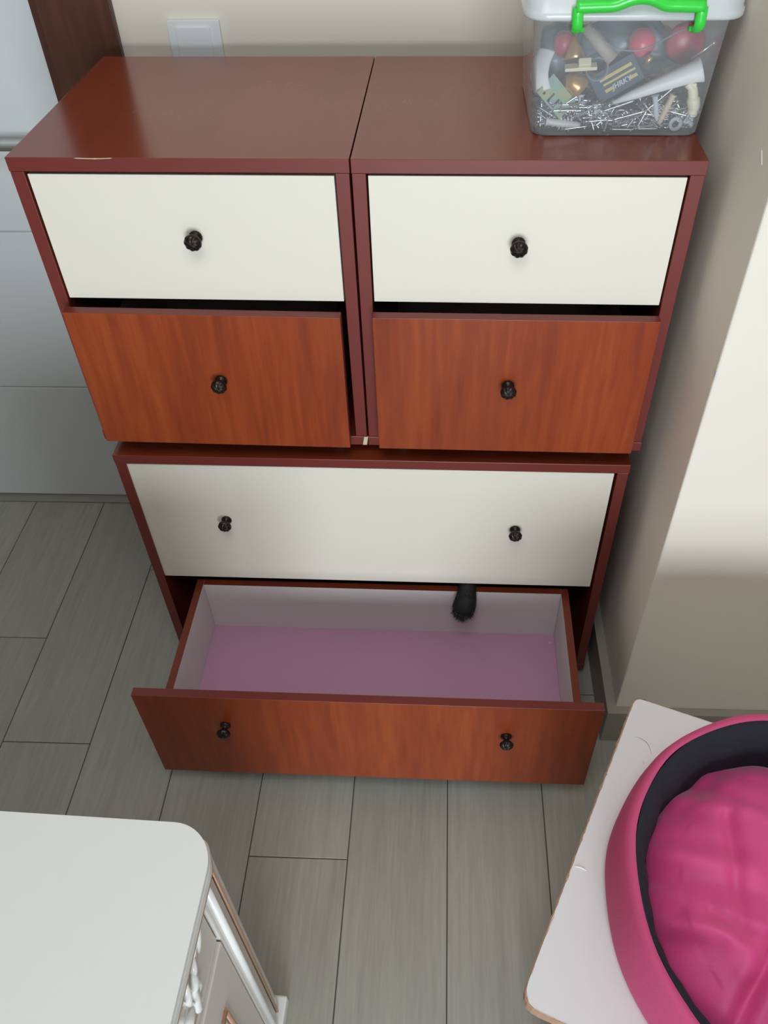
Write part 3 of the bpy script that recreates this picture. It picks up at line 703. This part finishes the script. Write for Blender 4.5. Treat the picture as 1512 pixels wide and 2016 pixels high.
# wall plugs
def wall_plug(a, b, r, mat, label, ribs=True, group=None):
    a, b = Vector(a), Vector(b); n = 16; pts = []; rad = []
    for i in range(n+1):
        t = i/n; pts.append(a.lerp(b, t)); rr = r*(1.25 if t < .06 else (.85 if t < .35 else .80-.25*max(0, t-.6)))
        if ribs and .36 < t < .95 and i % 2 == 0: rr *= 1.28
        rad.append(rr)
    bm = B(); tube(bm, pts, rad, 10); ax = (b-a).normalized(); sd = ax.cross(Vector((0, 1, 0))).normalized()
    for t in (.45, .55, .65, .75):
        for sg in (-1, 1):
            p = a.lerp(b, t); tube(bm, [p+sd*sg*r*.5, p+sd*sg*r*1.7-ax*r*.4], [r*.35, r*.12], 5)
    single('wall_plug', bm, M[mat], label, 'wall plug', group)
wall_plug((.9425, .1119, 1.2905), (.9499, .1109, 1.2582), .0046, 'plug_grey', 'ribbed grey wall plug standing upright below the white nozzle')
wall_plug((.7934, .1111, 1.2560), (.8427, .1112, 1.2500), .0062, 'plug_white', 'thick white wall plug lying under the zinc bracket')
wall_plug((.8414, .1273, 1.2861), (.8434, .1187, 1.2625), .0050, 'plug_grey', 'short grey wall plug right of the zinc bracket')
wall_plug((.8620, .1177, 1.2785), (.8641, .1167, 1.2632), .0052, 'plug_grey', 'stubby grey wall plug beneath the yellow striped card')
wall_plug((.9676, .1118, 1.2918), (.9536, .1092, 1.2524), .0050, 'plug_tan', 'tan split wall plug leaning beside the upright grey one')
wall_plug((.9892, .1141, 1.2568), (1.0030, .1120, 1.2492), .0052, 'plug_grey', 'grey wall plug lying right of the large washer')
# striped card box
cb_ = thing('striped_box', 'slate blue small box with yellow stripes and white lettering', 'box', (.892, .140, 1.297))
o_ = Vector((.8700, .1260, 1.2750)); ex = Vector((.9257, .1330, 1.3050))-Vector((.8756, .1255, 1.2790)); ey = Vector((.8700, .150, 1.3060))-o_
bm = B(); box(bm, 0, .068, 0, .040, -.016, 0, bev=.0012); place(bm, o_, ex, ey)
for v in bm.verts: v.co -= Vector(cb_.location)
obj('carton', bm, M['slate'], cb_)
def stripe(x0, x1, y0, y1, mat):
    bm = B(); box(bm, x0, x1, y0, y1, -.0002, .0003); place(bm, o_, ex, ey)
    for v in bm.verts: v.co -= Vector(cb_.location)
    return obj('stripe', bm, M[mat], cb_)
stripe(.012, .060, .0255, .0300, 'yellow'); stripe(.014, .062, .0180, .0210, 'yellow'); stripe(.013, .026, .0085, .0130, 'yellow'); stripe(.049, .061, .0085, .0130, 'yellow')
fc = bpy.data.curves.new('lettering', 'FONT'); fc.body = 'JHRKY'; fc.size = .0098; fc.extrude = .0003; fc.align_x = 'CENTER'; fc.shear = .2; fc.offset = .0003
ft = bpy.data.objects.new('lettering_curve', fc); COL.objects.link(ft); bpy.context.view_layer.update()
fm = bpy.data.meshes.new_from_object(ft.evaluated_get(bpy.context.evaluated_depsgraph_get())); bpy.data.objects.remove(ft); fm.materials.clear(); fm.materials.append(M['white_print'])
fo = bpy.data.objects.new('lettering', fm); COL.objects.link(fo); fo.parent = cb_
exn = ex.normalized(); ezn = ex.cross(ey).normalized(); eyn = ezn.cross(exn); pos = o_+exn*.0375+eyn*.0078+ezn*.0004-Vector(cb_.location)
fo.matrix_local = Matrix(((exn.x, eyn.x, ezn.x, pos.x), (exn.y, eyn.y, ezn.y, pos.y), (exn.z, eyn.z, ezn.z, pos.z), (0, 0, 0, 1)))
# red pieces, discs, tube, cable, ring, rod
def ball(c, r, mat, name, label, sx=1., sz=1.):
    bm = B(); bmesh.ops.create_uvsphere(bm, u_segments=28, v_segments=18, radius=r)
    for v in bm.verts: v.co.x *= sx; v.co.z *= sz; v.co += Vector(c)
    single(name, bm, M[mat], label, 'ball', smooth=True)
ball((.9255, .175, 1.3400), .0190, 'red', 'plastic_ball', 'bright red plastic ball in the middle of the tub')
bm = B(); lathe(bm, [(.0001, 0), (.024, 0), (.027, .004), (.027, .012), (.024, .016), (.0001, .017)], (.984, .175, 1.342), 'y', 36)
single('plastic_disc', bm, M['darkred'], 'wide dark red plastic cap at the back right of the tub', 'disc')
bm = B(); lathe(bm, [(.0001, 0), (.013, 0), (.015, .004), (.015, .022), (.0001, .024)], (.815, .175, 1.343), 'y', 30)
single('plastic_disc', bm, M['darkred'], 'small dark red plastic cap at the back left of the tub', 'disc')
bm = B(); tube(bm, [at((.842, .158, 1.3660)), at((.882, .142, 1.3280))], .0090, 18); single('plastic_tube', bm, M['taupe'], 'taupe plastic tube slanting behind the brass cone knob', 'tube')
bm = B(); tube(bm, spline([(.8473, .142, 1.3700), (.8715, .1231, 1.3525), (.8978, .1133, 1.3482), (.924, .1129, 1.3532), (.9593, .1322, 1.3645), (.9778, .150, 1.3660)], 8), .0011, 8); single('cable', bm, M['bag'], 'thin dark cable arching across the top of the tub', 'cable')
bm = B(); lathe(bm, [(.0145, -.010), (.0160, -.010), (.0160, .010), (.0145, .010), (.0145, -.010)], (.8620, .1500, 1.3160), 'y', 32, cap=False); single('plastic_ring', bm, M['bag'], 'grey plastic ring at the left end of the striped box', 'ring')
bm = B(); tube(bm, [at((.9835, .118, 1.3365)), at((.9950, .1125, 1.3475)), at((1.0060, .1095, 1.3580))], .0011, 8); ballp = Vector((1.0066, .1090, 1.3587)); bmesh.ops.create_uvsphere(bm, u_segments=10, v_segments=8, radius=.0026, matrix=Matrix.Translation(ballp)); single('nail', bm, M['steel'], 'long thin nail leaning against the right wall of the tub', 'nail')
bm = B(); tube(bm, [at((.930, .150, 1.318)), at((.935, .146, 1.332))], [.0035, .0045], 12); single('brass_pin', bm, M['brass'], 'little brass pin just under the red ball', 'pin')
# lumpy dark bag behind everything
def lump(name, c, sx, sy_, sz, mat, label, cat, seed):
    bm = B(); bmesh.ops.create_icosphere(bm, subdivisions=4, radius=1.); rr = random.Random(seed); ph = [rr.uniform(0, 6) for _ in range(6)]
    for v in bm.verts:
        n = v.co.copy(); k = 1+.10*math.sin(5*n.x+ph[0])*math.sin(4*n.z+ph[1])+.07*math.sin(9*n.y+7*n.x+ph[2])+.05*math.sin(13*n.z+ph[3])
        v.co = Vector((max(-1, min(1, n.x*k*1.15))*sx, max(-1, min(1, n.y*k))*sy_, max(-.95, min(1, n.z*k))*sz))+Vector(c)
    single(name, bm, M[mat], label, cat, smooth=True)
lump('plastic_bag', (.915, .235, 1.3180), .070, .050, .042, 'bag', 'crumpled dark grey plastic bag at the back of the tub', 'bag', 1)
lump('plastic_bag', (.812, .210, 1.3200), .024, .050, .038, 'bag', 'small crumpled grey bag at the back left of the tub', 'bag', 2)

# screws: one prototype, then individual copies, each its own thing
def screw_mesh(L, r):
    bm = B(); lathe(bm, [(.0002, 0), (r*2.1, 0), (r*1.9, r*.5), (r*1.05, r*1.5), (r, r*2)], (0, 0, 0), 'z', 8)
    n = int(L/(r*1.3)); pr = []
    for i in range(n+1): pr.append((r*(1.15 if i % 2 else .8), r*2+(L-r*4)*i/n))
    pr.append((.0002, L)); lathe(bm, pr, (0, 0, 0), 'z', 7); 
    me_ = obj('screw', bm, M['steel']); return me_
protos = [screw_mesh(.036, .0013), screw_mesh(.028, .0016), screw_mesh(.022, .0014), screw_mesh(.046, .0012)]
for p in protos[1:]: p.data.materials[0] = M['steel']
protos[2].data.materials[0] = M['steel_dark']
def set_dir(o, p, d):
    o.location = p; o.rotation_mode = 'QUATERNION'; o.rotation_quaternion = Vector(d).to_track_quat('Z', 'Y')
rnd = random.Random(21); first = [True]*4; cnt = 0
def put(kind, p, d, label, group):
    pr_ = protos[kind]
    if first[kind]: o = pr_; first[kind] = False
    else: o = pr_.copy(); COL.objects.link(o)
    set_dir(o, p, d); tag(o, label, 'screw', group); return o
SL = [((.7993, .1081, 1.2715), (1, 0, .02), 0, 'thin screw pointing right from behind the zinc bracket'), ((.8466, .109, 1.2555), (1, 0, .09), 0, 'long screw level across the heap right of the thick white plug'),
      ((.8713, .1092, 1.2699), (1, .05, .32), 3, 'long screw slanting up under the tip of the white nozzle'), ((.8868, .1068, 1.2591), (1, 0, .27), 3, 'long screw slanting up in the middle of the heap'),
      ((.9320, .1090, 1.2700), (.75, .1, .66), 3, 'longest shiny screw slanting up below the white nozzle'), ((.9235, .1075, 1.2467), (.35, 0, .9), 1, 'screw standing on its head left of the tan wall plug'),
      ((.8855, .1070, 1.2460), (1, 0, -.02), 0, 'screw lying flat along the bottom front of the tub'), ((.9180, .1070, 1.2465), (1, 0, .01), 0, 'screw lying flat on the tub bottom left of the washer'),
      ((.8180, .1070, 1.2455), (1, 0, .14), 0, 'screw on the tub bottom under the thick white plug'), ((.7829, .1090, 1.2549), (.05, .9, .1), 1, 'screw seen head-on in the lower left corner of the tub')]
for p, d, k, lab in SL: put(k, p, d, lab, None)
for i in range(270):
    x = rnd.uniform(.782, 1.0); y = .1105+abs(rnd.gauss(0, .014)); y = min(y, .19)
    hz = .030+.010*math.sin(x*40)-(.012 if x > .97 else 0)
    z = ZX+.0035+rnd.random()**.8*hz
    d = Vector((rnd.gauss(0, 1), rnd.gauss(0, .28), rnd.gauss(0, .42))).normalized(); k = rnd.choice((0, 1, 1, 2, 2, 3)); L = (.036, .028, .022, .046)[k]
    c = Vector((x, y, z)); p = c-d*L*.5; q = c+d*L*.5
    for e in (p, q):
        for ax, lo_, hi_ in ((0, .7785, 1.0035), (1, .1070, .30), (2, ZX+.0025, 1.36)):
            if e[ax] < lo_: sh = lo_-e[ax]; p[ax] += sh; q[ax] += sh
            if e[ax] > hi_: sh = hi_-e[ax]; p[ax] += sh; q[ax] += sh
    put(k, p, (q-p), *(('slim silver screw of middle length in the loose heap in the tub', 'slim screws heaped in the tub'), ('thick bright screw in the loose heap in the tub', 'thick screws heaped in the tub'), ('short dull grey screw in the loose heap in the tub', 'short grey screws heaped in the tub'), ('long thin silver screw in the loose heap in the tub', 'long screws heaped in the tub'))[k])
# the rest of the heap, too buried to count
bm = B()
for i in range(420):
    c = Vector((rnd.uniform(.79, .995), rnd.uniform(.125, .29), ZX+.004+rnd.random()*.024)); d = Vector((rnd.gauss(0, 1), rnd.gauss(0, .8), rnd.gauss(0, .3))).normalized()*.013
    c.x = min(.985, max(.797, c.x)); c.y = min(.285, max(.127, c.y)); tube(bm, [c-d, c-d*.75, c+d], [.0030, .0013, .0009], 6)
for v in bm.verts: v.co.z = max(v.co.z, ZX+.0024)
hp = obj('fixings_heap', bm, M['steel_dark']); tag(hp, 'tangled heap of small fixings filling the tub behind the front screws', 'fixings', None, 'stuff')
# curved grey washers and springs among the screws
for i, (x, z) in enumerate(((.900, 1.2660), (.865, 1.2560))):
    bm = B(); P_ = [Vector((x+.008*math.cos(t*.3), .1100+.0004*t, z+.005*math.sin(t*.3))) for t in range(16)]; tube(bm, P_, .0012, 6)
    single('wire_ring', bm, M['steel'], ('open steel wire ring in the heap, under the lettered box', 'open steel wire ring in the heap, right of the thick white plug')[i], 'ring')
